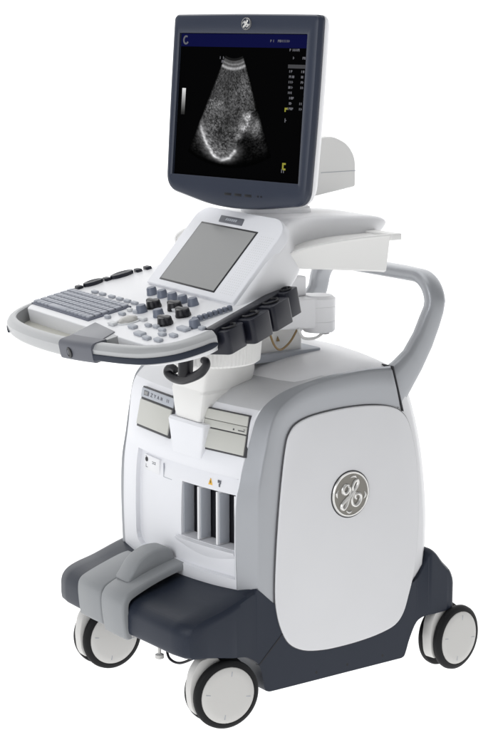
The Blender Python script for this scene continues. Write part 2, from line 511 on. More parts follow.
def emblem(f, r, parent, dark):
    prof = [(0.001, 0.0032), (0.86 * r, 0.0032)]
    E = obj("emblem", lathe([(r * .9, 0.0), (r * .9, 0.003), (0.0005, 0.0034)], f, 48), dark, parent)
    obj("emblem_ring", lathe([(r * .985, 0.0), (r, 0.002), (r * .975, 0.0045), (r * .92, 0.0045), (r * .895, 0.0025), (r * .895, 0.0)], f, 48), "chrome", parent)
    b = bmesh.new()
    lathe([(r * 1.05, 0.0), (r * 1.05, 0.0006), (r * .9, 0.0006)], f, 48, bm=b); obj("emblem_shadow_gap", b, "seam", parent)
    b = bmesh.new()
    for g in GLY:
        q = spline([((x - 254) / 104, -(y - 271) / 122) for x, y in g], 5)
        n = len(q); rr = [r * (0.050 + 0.035 * math.sin(math.pi * k / (n - 1))) for k in range(n)]
        tube([W3(f(p.x * r * 1.12, p.y * r * 1.12, 0.0035)) for p in q], rr, 8, bm=b)
    for a in (80, 172, 262, 350):                       # swirl flecks near the ring
        q = [((0.74 + 0.06 * math.sin(math.pi * t)) * math.cos(R_(a + 26 * (t - .5))), (0.74 + .06 * math.sin(math.pi * t)) * math.sin(R_(a + 26 * (t - .5)))) for t in (0, .25, .5, .75, 1)]
        tube([W3(f(p[0] * r, p[1] * r, 0.0032)) for p in q], [r * .015, r * .045, r * .06, r * .045, r * .015], 8, bm=b)
    obj("emblem_lettering", b, "chrome", parent)


sides()


# ---- rear handle
def handle():
    S = []
    def add(c, A, B): S.append((Vector(c), Vector(A), Vector(B)))
    for lo, up in (((0.150, 0.640), (0.118, 0.755)), ((0.185, 0.690), (0.150, 0.772)), ((0.222, 0.742), (0.180, 0.793)), ((0.252, 0.792), (0.209, 0.831)), ((0.273, 0.838), (0.227, 0.866)), ((0.285, 0.870), (0.239, 0.888))):
        l, u = Vector((lo[0], lo[1])), Vector((up[0], up[1])); c = (l + u) / 2; a = (l - u) / 2
        add((0.2275, c.x, c.y), (0, a.x, a.y), (0.017, 0, 0))
    for k in range(1, 13):
        t = math.pi / 2 * k / 12; rad = 0.062
        c = (0.2275 - rad + rad * math.cos(t), 0.266 + .002 * k / 12, 0.890 + rad * math.sin(t))
        bb = 0.017 - 0.001 * k / 12
        add(c, (0, 0.025, -0.002), (bb * math.cos(t), 0, bb * math.sin(t)))
    for x in (0.10, 0.04, XC):
        add((x, 0.270, 0.953), (0, 0.025, 0), (0, 0, 0.016))
    sm_ = lambda t: (lambda q: q * q * (3 - 2 * q))(max(0, min(1, t)))
    mir = [(Vector((2 * XC - c.x + 0.066 * sm_((c.z - 0.72) / 0.16), c.y, c.z)), A, Vector((B.x, B.y, -B.z))) for c, A, B in S[:-1]][::-1]
    mir = [(c, A, Vector((B.x, 0, B.z))) for c, A, B in mir]
    S2 = S + mir
    rings = []
    pc = ell(1, 1, 20, pw=3.4)
    for c, A, B in S2: rings.append([c + A * p + B * q for p, q in pc])
    # keep ring orientation continuous on the far side
    for i in range(1, len(rings)):
        a, b = rings[i - 1], rings[i]
        ca, cb = S2[i - 1][0], S2[i][0]
        if sum(((a[k] - ca).dot(b[k] - cb)) for k in range(20)) < 0: rings[i] = [S2[i][0] * 2 - p for p in rings[i]]
    H = obj("rear_handle", loft(rings), "silver", T, 50)
    b = bmesh.new()
    for sg in (1, -1):
        X = (lambda x: x) if sg > 0 else (lambda x: 2 * XC - x)
        b2 = loft([[(X(x), y, z) for x in (0.2120, 0.2500) for (y, z) in ([(0.1215, 0.7645), (0.1535, 0.655)] if x < .23 else [(0.1565, 0.655), (0.1245, 0.7645)])]] +
                  [[(X(x), y + .0015, z) for x in (0.2120, 0.2500) for (y, z) in ([(0.1215, 0.7645), (0.1535, 0.655)] if x < .23 else [(0.1565, 0.655), (0.1245, 0.7645)])]])
        merge(b, b2)
    objs("handle_joint", b, "seam", H)


handle()


# ---- navy base
def base():
    P = [(-0.447, 0.178), (-0.455, 0.188), (-0.456, 0.226), (-0.446, 0.248), (-0.420, 0.262), (-0.360, 0.275), (-0.300, 0.293), (-0.262, 0.303), (-0.250, 0.300), (-0.203, 0.258), (-0.18, 0.250), (-0.10, 0.245), (0.05, 0.240), (0.150, 0.236), (0.192, 0.238), (0.215, 0.258), (0.252, 0.303), (0.268, 0.303), (0.295, 0.274), (0.318, 0.252), (0.331, 0.228), (0.334, 0.20),
         (0.333, 0.160), (0.322, 0.152), (0.28, 0.150), (0.235, 0.150), (0.208, 0.140), (0.188, 0.105), (0.175, 0.070), (0.166, 0.061), (0.14, 0.060), (0.0, 0.060), (-0.20, 0.060), (-0.226, 0.062), (-0.236, 0.072), (-0.245, 0.115), (-0.262, 0.140), (-0.295, 0.155), (-0.34, 0.161), (-0.39, 0.170), (-0.43, 0.175)]
    pr0 = spline(P, 4, True)
    i0 = min(range(len(pr0)), key=lambda i: (round(pr0[i].x, 4), abs(pr0[i].y - .214))); i1 = max(range(len(pr0)), key=lambda i: (round(pr0[i].x, 3), -abs(pr0[i].y - .185)))
    top = [pr0[(i0 + k) % len(pr0)] for k in range((i1 - i0) % len(pr0) + 1)]
    bot = [pr0[(i1 + k) % len(pr0)] for k in range((i0 - i1) % len(pr0) + 1)][::-1]
    def chain(c):
        y = np.maximum.accumulate(np.array([p.x for p in c]) + np.arange(len(c)) * 1e-7); return y, np.array([p.y for p in c])
    ya, yb = pr0[i0].x, pr0[i1].x
    sl = [ya + (yb - ya) * k / 110 for k in range(1, 110)] + [p.x for p in top[1:-1]] + [p.x for p in bot[1:-1]] + [ya + 0.0006, ya + .002, yb - .0006, yb - .002]
    sl = sorted(v for v in sl if ya + .0004 < v < yb - .0004); ss = [sl[0]]
    for v in sl:
        if v - ss[-1] > 0.0008: ss.append(v)
    zt, zb = np.interp(ss, *chain(top)), np.interp(ss, *chain(bot))
    n_ = len(ss)
    pr = [Vector((y, z)) for y, z in zip(ss, zt)] + [Vector((y, z)) for y, z in zip(ss[::-1], zb[::-1])]
    rings = []
    for x, d, ypull in ((-0.249, 0.014, 0.05), (-0.2485, 0.008, 0.036), (-0.244, 0.003, 0.020), (-0.232, 0.0, 0.009), (-0.20, 0, 0.002), (-0.12, 0, 0), (0, 0, -0.004)):
        ring = []
        for p in pr:
            y, z = p
            if y < -0.27: y += ypull * min(1, (-0.27 - y) / 0.15); 
            if y < -0.26 and z > 0.22: z -= d
            y -= 0.4 * ypull * max(0, min(1, (y - 0.22) / 0.11))
            if z > 0.25 and y > 0.2: z -= d * .5
            q_ = max(0, min(1, (-0.235 - p.x) / 0.13)); fl = 1 + 0.02 * q_ * q_ * (3 - 2 * q_)
            ring.append((XC + x * fl * 1.1024, y, z))
        rings.append(ring)
    rings = rings + [[(2 * XC - p[0], p[1], p[2]) for p in r] for r in rings[-2::-1]]
    bb = loft(rings, caps=False)
    bb.verts.ensure_lookup_table(); m_ = len(pr)
    for o_ in (0, (len(rings) - 1) * m_):
        for k in range(n_ - 1): bb.faces.new([bb.verts[o_ + i] for i in (k, k + 1, m_ - 2 - k, m_ - 1 - k)])
    B = obj("base", bb, "navy", T, 33)
    b3 = bmesh.new()
    b = bmesh.new()                       # moulding joint between bumper and skirt, screw dimples, on both sides
    for sg in (1, -1):
        p0, p1 = Vector((-0.183, 0.192)), Vector((-0.252, 0.128)); n = Vector((p1.y - p0.y, p0.x - p1.x)).normalized() * 0.0013
        prism([p0 - n, p1 - n, p1 + n, p0 + n], fx, XC + sg * 0.265, XC + sg * 0.2752, bm=b)
        for y in (-0.09, 0.0, 0.105):
            lathe([(0.0035, 0.0), (0.0035, 0.0004), (0.0005, 0.0004)], lambda a, c, h, sg=sg, y=y: (XC + sg * (0.2742 + h), y + a, 0.078 + c), 12, bm=b3)
    objs("bumper_joint", b, "black", B)
    objs("skirt_screw", b3, "black", B)
    obj("undertray", box(-0.2, 0.2, -0.36, 0.30, 0.145, 0.19, 0.01), "black", B)
    # cable loop under the bumper
    obj("brake_cable", tube(spline([(0.10, -0.40, 0.165), (0.12, -0.405, 0.140), (0.155, -0.40, 0.137), (0.2, -0.39, 0.160)], 6), 0.003, 8), "black", B)
    obj("brake_stud", lathe([(0.004, 0.165), (0.004, 0.143), (0.010, 0.140), (0.010, 0.132), (0.003, 0.129)], lambda a, c, h: (0.088 + a, -0.41 + c, h), 14), "hub", B)


base()


# ---- foot pedals draped over the bumper
def pedals():
    def ped(x0, x1, prof, name, lift=0.0, rr=0.012):
        outer = spline([(p[0] + 0.0150, p[1]) for p in prof], 6)
        rings = []
        N = len(outer)
        for i, p in enumerate(outer):
            t = (outer[min(i + 1, N - 1)] - outer[max(i - 1, 0)]).normalized()
            n = Vector((-t.y, t.x))
            e = min(i, N - 1 - i); sh = -0.004 if e == 0 else 0.0
            sec = []
            for (x, h) in ((x0, -0.016), (x0, -rr), (x0 + rr * .3, -rr * .3), (x0 + rr, 0), ((x0 + x1) / 2, 0.001), (x1 - rr, 0), (x1 - rr * .3, -rr * .3), (x1, -rr), (x1, -0.016)):
                q = p + n * (h + (sh if h > -.012 else 0)); sec.append((x, q.x, q.y))
            rings.append(sec)
        return obj(name, loft(rings), "pedal", T, 45)
    # profile runs from the low front lip up and back (y, z); outward normal is up/front
    ped(-0.172, -0.0690, [(-0.478, 0.176), (-0.483, 0.215), (-0.484, 0.246), (-0.479, 0.262), (-0.464, 0.273), (-0.420, 0.289), (-0.370, 0.304), (-0.345, 0.308)], "pedal", rr=.005)
    P = ped(-0.0610, 0.034, [(-0.479, 0.167), (-0.486, 0.205), (-0.488, 0.244), (-0.482, 0.264), (-0.465, 0.278), (-0.410, 0.300), (-0.355, 0.316), (-0.318, 0.324)], "pedal", rr=.006)
    # raised toe rest on the inner pedal
    rings = []
    for x, s in ((-0.067, .86), (-0.0655, .95), (-0.061, 1.0), (-0.016, 1.0), (-0.0105, .95), (-0.009, .86)):
        prof = [(-0.440, 0.285), (-0.432, 0.305), (-0.410, 0.332), (-0.375, 0.350), (-0.340, 0.352), (-0.322, 0.342), (-0.315, 0.305), (-0.37, 0.285)]
        c = Vector((-0.375, 0.31))
        pp = spline(prof, 4, True)
        rings.append([(x + 0.004, 0.010 + c.x + (p.x - c.x) * s, c.y + (p.y - c.y) * s) for p in pp])
    obj("toe_rest", loft(rings), "pedal", P, 60)


pedals()


# ---- casters
def caster(x, y, rz):
    R = empty("caster", (x, y, 0), T); ca, sa = math.cos(rz), math.sin(rz)

    def lf(a, b, h):                    # wheel-axis map in the caster's own frame
        return (h * ca - a * sa, h * sa + a * ca, 0.0785 + b)
    def lx(a, b, c): return (a * ca - b * sa, a * sa + b * ca, c)
    for s in (1, -1):
        tyre = [(r * 1.047, h) for r, h in ((0.052, 0.015), (0.067, 0.0145), (0.0735, 0.0165), (0.0752, 0.022), (0.0740, 0.029), (0.069, 0.0335), (0.0625, 0.0345), (0.0612, 0.030), (0.052, 0.030))]
        obj("tyre", lathe([(r, s * h) for r, h in tyre], lf, 56), "rubber", R, 40)
        cap = [(r * 1.06, h) for r, h in ((0.0610, 0.026), (0.0606, 0.0335), (0.0585, 0.0352), (0.045, 0.0362), (0.02, 0.0366), (0.0006, 0.0366))]
        obj("hub_cap", lathe([(r, s * h) for r, h in cap], lf, 56), "hub", R, 40)
        b = bmesh.new()
        for k in range(4):
            a = R_(80 + 90 * k)
            def g(u, v, h, a=a): return lf(u * math.cos(a) - v * math.sin(a), u * math.sin(a) + v * math.cos(a), s * h)
            box(0.044, 0.055, -0.0008, 0.0008, 0.034, 0.0366, f=g, bm=b)
        objs("hub_tick", b, "softkey", R)
    # fork housing between the two wheels
    pf = [(-0.012, 0.163), (-0.056, 0.163), (-0.076, 0.135), (-0.083, 0.095), (-0.079, 0.055), (-0.068, 0.036), (-0.052, 0.040), (-0.022, 0.062), (0.028, 0.075), (0.028, 0.095), (0.004, 0.12)]
    obj("fork", prism(roundpoly(pf, 0.012, 3), lambda a, b, h: lx(h, a, b), -0.0135, 0.0135, 0.003, 2), "hub", R, 40)
    obj("swivel_post", lathe([(0.013, 0.14), (0.013, 0.185)], lambda a, b, h: lx(a, b - 0.036, h), 24), "hub", R, 40)


caster(0.222, -0.334, R_(-9)); caster(-0.257, -0.338, R_(-2)); caster(0.226, 0.330, R_(9)); caster(-0.27, 0.332, R_(5))


# ---- neck, lift column, link arm
def supports():
    # stepped pillar on the front of the body
    def ring(z, x0, x1, y0, y1, r=0.012):
        return [(p.x, p.y, z) for p in roundpoly([(x0, y0), (x1, y0), (x1, y1), (x0, y1)], r, 4)]
    rg = [ring(0.655, -0.022, 0.080, -0.292, -0.16), ring(0.668, -0.026, 0.083, -0.294, -0.16), ring(0.720, -0.034, 0.096, -0.296, -0.16), ring(0.7255, -0.0320, 0.0940, -0.294, -0.16), ring(0.7275, -0.0320, 0.0940, -0.294, -0.16), ring(0.733, -0.034, 0.098, -0.296, -0.16), ring(0.768, -0.038, 0.112, -0.300, -0.16), ring(0.81, -0.040, 0.125, -0.305, -0.17), ring(0.845, -0.04, 0.13, -0.305, -0.18)]
    obj("neck", loft(rg), "ivory", T, 25)
    def ring2(z, x0, x1, ya_, yb_):
        return [(p.x, p.y, z) for p in roundpoly([(x0, ya_), (x1, yb_), (x1, -0.2), (x0, -0.2)], .006, 4)]
    rg = [ring2(0.572, -0.006, 0.088, -0.2995, -0.2925), ring2(0.576, -0.010, 0.092, -0.3085, -0.3015), ring2(0.600, -0.018, 0.098, -0.307, -0.301), ring2(0.648, -0.036, 0.104, -0.303, -0.300), ring2(0.654, -0.036, 0.104, -0.298, -0.295)]
    _ = [ring(0.560, -0.008, 0.092, -0.300, -0.2, .006), ring(0.590, -0.016, 0.098, -0.305, -0.2, .006), ring(0.648, -0.036, 0.104, -0.303, -0.2, .006), ring(0.654, -0.036, 0.104, -0.298, -0.2, .006)]
    obj("neck_plinth", loft(rg), "front", T, 30)
    # ribbed swivel drum under the console
    b = bmesh.new(); n = 144; cx, cy, r = 0.105, -0.275, 0.106
    def rr(k, e): return r + e + (0.0011 if k % 2 else -0.0011)
    rings = [[(cx + rr(k, e) * math.cos(2 * math.pi * k / n), cy + rr(k, e) * math.sin(2 * math.pi * k / n), z) for k in range(n)] for e, z in ((-0.03, 0.797), (-0.008, 0.798), (-0.001, 0.803), (0.0, 0.812), (0.003, 0.85), (0.003, 0.862))]
    obj("swivel_drum", loft(rings), "ivory", T, 25)
    # lift column
    obj("lift_column", box(-0.055, 0.055, -0.13, 0.012, 0.765, 0.90, 0.006), "ivory", T)
    obj("column_flange", prism(roundpoly([(-0.08, -0.15), (0.075, -0.15), (0.075, 0.055), (-0.08, 0.055)], .012), lambda a, c, h: (a, c, h), 0.770, 0.789, 0.002, 2), "softkey", T)
    # link arm with its knuckle
    A = obj("link_arm", prism(roundpoly([(-0.04, -0.14), (0.075, -0.155), (0.118, -0.02), (0.121, 0.045), (0.085, 0.066), (0.04, 0.05)], .02), lambda a, c, h: (a, c, h), 0.846, 0.915, 0.005, 3), "white", T)
    kx, ky = 0.094, 0.030
    kf = lambda a, c, h: (kx + a, ky + c, h)
    b = lathe([(0.034, 0.833), (0.0385, 0.838), (0.0385, 0.858), (0.0375, 0.8592), (0.0385, 0.8604), (0.0385, 0.892), (0.0375, 0.8932), (0.0385, 0.8944), (0.0385, 0.911), (0.030, 0.918)], kf, 32)
    obj("knuckle", b, "white", A)
    obj("hinge_block", prism(roundpoly([(-0.03, -0.10), (0.06, -0.105), (0.075, 0.0), (-0.02, 0.01)], .01), lambda a, c, h: (a, c, h), 0.93, 0.958, 0.004, 2), "ivory", A)
    obj("hinge_cap", box(0.035, 0.078, -0.045, 0.008, 0.915, 0.962, 0.006), "white", A)
    obj("hinge_screw", lathe([(0.006, 0.957), (0.006, 0.9625), (0.0005, 0.963)], lambda a, c, h: (0.035 + a, -0.06 + c, h), 12), "seam", A)
    obj("arm_cable", tube(spline([(0.115, -0.045, 0.848), (0.115, -0.030, 0.826), (0.113, 0.005, 0.822), (0.110, 0.030, 0.832), (0.105, 0.036, 0.842)], 6), 0.0035, 8), "ivory", A)
    obj("cable_clip", box(0.098, 0.122, 0.026, 0.040, 0.829, 0.838, 0.002), "seam", A)
    obj("lift_cable", tube(spline([(0.10, -0.115, 0.845), (0.105, -0.105, 0.815), (0.09, -0.075, 0.80), (0.08, -0.04, 0.815), (0.085, -0.02, 0.85)], 6), 0.0026, 8), "cable", T)
    obj("caution_tag", prism([(-0.064, 0.813), (-0.055, 0.813), (-0.061, 0.825)], fx, 0.0565, 0.0585), "cable", T)
    # black cable hook under the console
    H = bmesh.new()
    tube([(0.205, -0.41, 0.87), (0.200, -0.41, 0.795)], 0.0165, 14, bm=H)
    path = spline([(0.164, -0.41, 0.800), (0.150, -0.41, 0.804), (0.136, -0.41, 0.800), (0.131, -0.41, 0.792), (0.140, -0.41, 0.786), (0.165, -0.41, 0.782), (0.195, -0.41, 0.785), (0.234, -0.41, 0.798), (0.262, -0.41, 0.812), (0.278, -0.41, 0.827), (0.279, -0.41, 0.837), (0.268, -0.41, 0.838)], 5)
    tube(path, [0.0075 + 0.003 * math.sin(math.pi * k / (len(path) - 1)) for k in range(len(path))], 12, bm=H)
    obj("cable_hook", H, "black", T, 50)


supports()

# ---- operator console
KF = frame((0, -0.56, 0.88), R_(-4.5), R_(12))


def console():
    deck = [(-0.31, 0.026), (-0.335, 0.055), (-0.346, 0.10), (-0.348, 0.15), (-0.338, 0.20), (-0.330, 0.28), (-0.322, 0.37), (-0.29, 0.415), (0.15, 0.43), (0.196, 0.418), (0.236, 0.335), (0.283, 0.235), (0.318, 0.168), (0.330, 0.130), (0.322, 0.085), (0.300, 0.050), (0.278, 0.032), (0.25, 0.027), (0.15, 0.026), (0.0, 0.026), (-0.2, 0.026), (-0.285, 0.026)]
    b = prism(spline(deck, 3, True), KF, -0.046, 0.0, 0.005, 3)
    C_ = obj("control_panel", b, "white", T, 32)
    # front grip bar following the bowed edge
    path = spline([(-0.352, 0.19), (-0.350, 0.12), (-0.345, 0.07), (-0.334, 0.028), (-0.306, -0.012), (-0.262, -0.036), (-0.19, -0.049), (-0.10, -0.053), (0.0, -0.049), (0.09, -0.037), (0.17, -0.019), (0.238, -0.001), (0.29, 0.022), (0.324, 0.062), (0.331, 0.11), (0.325, 0.155)], 5)
    rings = []
    for i, p in enumerate(path):
        t = (path[min(i + 1, len(path) - 1)] - path[max(i - 1, 0)]).normalized(); n = Vector((t.y, -t.x))
        if i == 0 or i == len(path) - 1: pass
        rings.append([W3(KF(p.x + n.x * a, p.y + n.y * a, w)) for a, w in ((-0.011, -0.002), (-0.008, 0.001), (0.002, 0.001), (0.007, -0.002), (0.013, -0.010), (0.013, -0.028), (0.008, -0.036), (-0.006, -0.038), (-0.011, -0.033))])
    obj("grip_bar", loft(rings), "grip", C_, 35)
    # floor under the two hand slots
    sl = [(-0.325, 0.03), (-0.30, -0.01), (-0.26, -0.032), (-0.1, -0.046), (0.0, -0.042), (0.1, -0.03), (0.2, -0.008), (0.28, 0.025), (0.28, 0.035), (-0.32, 0.035)]
    obj("slot_floor", prism(sl, KF, -0.038, -0.033), "beige", C_)
    # bridges at slot ends and middle pad
    obj("slot_bridge", box(0.044, 0.146, -0.022, 0.03, -0.034, 0.0005, 0.002, KF), "grip", C_)
    pd = [(-0.004, 0.050), (0.113, 0.038), (0.150, -0.026), (0.038, -0.044)]
    Pd = obj("palm_pad", prism(roundpoly(pd, .004), KF, -0.006, 0.0025, 0.0015, 2), "padtop", C_)
    # pad front wraps down over the bar
    def bar(u):
        for a, c in zip(path, path[1:]):
            if a.x <= u <= c.x and a.y < .03: return a.y + (c.y - a.y) * (u - a.x) / (c.x - a.x)
        return -0.05
    rings = []
    for k in range(9):
        u = 0.036 + 0.114 * k / 8; y = bar(u)
        rings.append([W3(KF(u, y + p.x, p.y)) for p in roundpoly([(0.022, -0.004), (0.022, 0.0032), (-0.0172, 0.0032), (-0.0172, -0.0400), (0.0, -0.0400), (0.0, -0.004)], [0, .001, .014, .010, 0, 0], 6)])
    obj("pad_front", loft(rings), "pad", Pd, 35)
    # little handle mark on the pad's front face
    b = bmesh.new()
    for u in (0.072,):
        lathe([(0.012, 0.0), (0.012, 0.0012), (0.009, 0.0018), (0.007, 0.0006), (0.0005, 0.0006)], lambda a, c, h, u=u: KF(u + a, bar(u) - 0.0170 - h, -0.022 + c), 20, bm=b)
    objs("pad_mark", b, "black", Pd)
    # navy edge bumpers
    full = spline([(-0.352, 0.10), (-0.345, 0.06), (-0.330, 0.02), (-0.306, -0.012), (-0.262, -0.036), (-0.19, -0.049), (-0.10, -0.053), (0.0, -0.049), (0.09, -0.037), (0.17, -0.019), (0.238, -0.001), (0.29, 0.022), (0.324, 0.062), (0.331, 0.11), (0.325, 0.158)], 6)
    for lo, hi in ((8, 26), (47, 84)):
        seg = full[lo:hi]; rings = []
        for i, p in enumerate(seg):
            t = (seg[min(i + 1, len(seg) - 1)] - seg[max(i - 1, 0)]).normalized(); n = Vector((t.y, -t.x))
            k = min(1, (min(i, len(seg) - 1 - i) + 0.4) / 2.5) ** .5
            rings.append([W3(KF(p.x + n.x * (0.0115 + a), p.y + n.y * (0.0115 + a), -0.026 + w * k)) for a, w in ((0, -0.0075), (0.004, -0.006), (0.005, 0), (0.004, 0.006), (0, 0.0075))])
        obj("edge_bumper", loft(rings), "navy", C_, 45)

    # keyboard
    KB = obj("keyboard", box(-0.334, -0.036, 0.048, 0.158, -0.003, 0.0035, 0.0015, KF), "keybed", C_)
    b = bmesh.new()
    for r in range(6):
        v = 0.0515 + r * 0.0174; ncol = 15 if r else 11; u = -0.331
        for c in range(ncol):
            w = (0.292 / 15) if r else (0.292 * (5 / 15) if c == 4 else 0.292 / 15)
            box(u + 0.0012, u + w - 0.0012, v + 0.001, v + 0.0152, 0.003, 0.0082, 0.0012, KF, b, 2); u += w
    obj("keys", b, "key", KB)
    # function keys behind the keyboard
    for u in (-0.251, -0.212, -0.165, -0.125, -0.088, -0.053):
        obj("function_key", box(u - 0.012, u + 0.012, 0.170, 0.180, 0, 0.006, 0.002, KF), "softkey", C_)
    for (u, v, w, d, m) in ((0.0, 0.115, .024, .010, "softkey"), (-0.012, 0.085, .020, .010, "softkey"), (0.053, 0.064, .026, .014, "lightkey"), (0.124, 0.076, .026, .014, "softkey"), (0.190, 0.058, .034, .016, "softkey"), (0.150, 0.100, .020, .010, "softkey"), (0.178, 0.104, .020, .010, "softkey"),
                            (0.128, 0.150, .022, .012, "lightkey"), (0.257, 0.127, .040, .016, "softkey"), (0.235, 0.050, .026, .012, "softkey"), (0.275, 0.056, .026, .012, "softkey"), (0.245, 0.082, .022, .012, "softkey"), (0.279, 0.090, .024, .012, "softkey"),
                            (0.02, 0.140, .020, .010, "softkey"), (0.09, 0.118, .030, .012, "lightkey"), (0.215, 0.098, .024, .010, "softkey"), (-0.01, 0.140, .018, .009, "lightkey"), (0.10, 0.190, .03, .008, "lightkey"), (0.295, 0.150, .018, .012, "softkey")):
        obj("soft_key", box(u - w / 2, u + w / 2, v - d / 2, v + d / 2, 0, 0.007, 0.0025, KF), m, C_)
    # trackball in its ring
    obj("trackball_ring", lathe([(0.030, 0.0), (0.0295, 0.0025), (0.0245, 0.0025), (0.0235, 0.0)], lambda a, c, h: KF(0.062 + a, 0.098 + c, h), 36), "lightkey", C_)
    obj("trackball", lathe([(0.0235, 0.0)] + [(0.0235 * math.cos(a), 0.012 * math.sin(a)) for a in (0.3, .6, .9, 1.2, 1.45)] + [(0.0004, 0.012)], lambda a, c, h: KF(0.062 + a, 0.098 + c, h), 32), "ball", C_)
    # knobs
    def knob(u, v, r, h, m, name="knob", bar_=False):
        prof = [(r * 1.05, 0.0), (r * 1.05, h * .25), (r, h * .3), (r * .92, h * .85), (r * .8, h), (0.0005, h)]
        o = obj(name, lathe(prof, lambda a, c, w: KF(u + a, v + c, w), 24), m, C_, 40)
        if bar_:
            obj_b = box(u - r * 1.45, u + r * 1.45, v - r * .42, v + r * .42, h * .12, h * 1.12, r * .3, KF)
            obj("wing_grip", obj_b, "black", C_)
    for u in (-0.085, -0.036, 0.012, 0.058, 0.104): knob(u, 0.238, 0.0120, 0.017, "knob")
    knob(0.028, 0.150, 0.0120, 0.017, "knob"); knob(0.102, 0.152, 0.0120, 0.017, "knob"); knob(0.265, 0.150, 0.0120, 0.018, "knob")
    for u, v in ((0.022, 0.184), (0.090, 0.200), (0.158, 0.182), (0.175, 0.128)): knob(u, v, 0.0165, 0.017, "black", "mode_dial", True)
    # gain sliders
    b = bmesh.new()
    rail = obj("slider_rail", box(0.224, 0.240, 0.158, 0.258, 0.0, 0.003, 0.001, KF), "softkey", C_)
    for k in range(8):
        v = 0.165 + k * 0.0122
        obj("gain_slider", box(0.226 + .0005 * k, 0.2405, v, v + 0.0085, 0.002, 0.0125, 0.002, KF), "knob", C_)

    # black probe cups along the right edge
    e0, e1 = Vector((0.322, 0.165)), Vector((0.198, 0.440)); d = (e1 - e0).normalized(); nn = Vector((d.y, -d.x))
    L = (e1 - e0).length
    def EF(a, c, h): p = e0 + d * a + nn * c; return KF(p.x, p.y, h)
    for k, (a0, a1, out, h0, h1) in enumerate(((0.0, 0.066, 0.028, -0.056, -0.006), (0.074, 0.146, 0.041, -0.058, -0.005), (0.154, 0.226, 0.040, -0.058, -0.003), (0.234, 0.284, 0.025, -0.056, 0.002))):
        m_ = (a0 + a1) / 2; w = (a1 - a0) / 2
        pl = roundpoly([(a0, -0.036), (a0, out), (a1, out), (a1, -0.036)], [.002, .010, .010, .002], 4)
        hb = prism(pl, EF, h0, h1, 0.0035, 3, ang=40)
        ho = obj("probe_holder", hb, "holder", T, 40)
        obj("holder_cup", lathe([(w * .62, -.0005), (w * .62, .0035), (w * .52, .0045), (w * .44, .002), (w * .44, -.012), (.0005, -.012)], lambda a, c, h: EF(m_ + a, out * .30 + c * .8, h1 + h), 28), "black", ho)
    obj("holder_rail", prism([(-0.006, -0.024), (-0.006, 0.004), (L - 0.02, 0.004), (L - 0.02, -0.024)], EF, -0.03, 0.003, 0.003, 2), "holder", T)
    # black probe cups along the left edge: shallow ovals and clips
    for (u, v, ru, rv) in ((-0.334, 0.212, 0.015, 0.026), (-0.326, 0.286, 0.016, 0.031)):
        bl = loft([[W3(KF(p[0], p[1], w)) for p in ell(ru * s, rv * s, 28, u, v)] for s, w in ((.7, -0.035), (.92, -0.010), (1.0, 0.004), (.96, 0.008), (.8, 0.009), (.5, 0.007))])
        obj("probe_holder", bl, "holder", T, 40)
    for (u, v) in ((-0.338, 0.176), (-0.332, 0.248), (-0.322, 0.328), (-0.318, 0.352)):
        obj("probe_clip", box(u - 0.012, u + 0.012, v - 0.007, v + 0.007, -0.03, 0.007, 0.003, KF), "holder", T)


console()

# ---- touch screen housing and monitor arm
TF = frame((0.015, -0.222, 1.0155), R_(-4.9), R_(48.1))


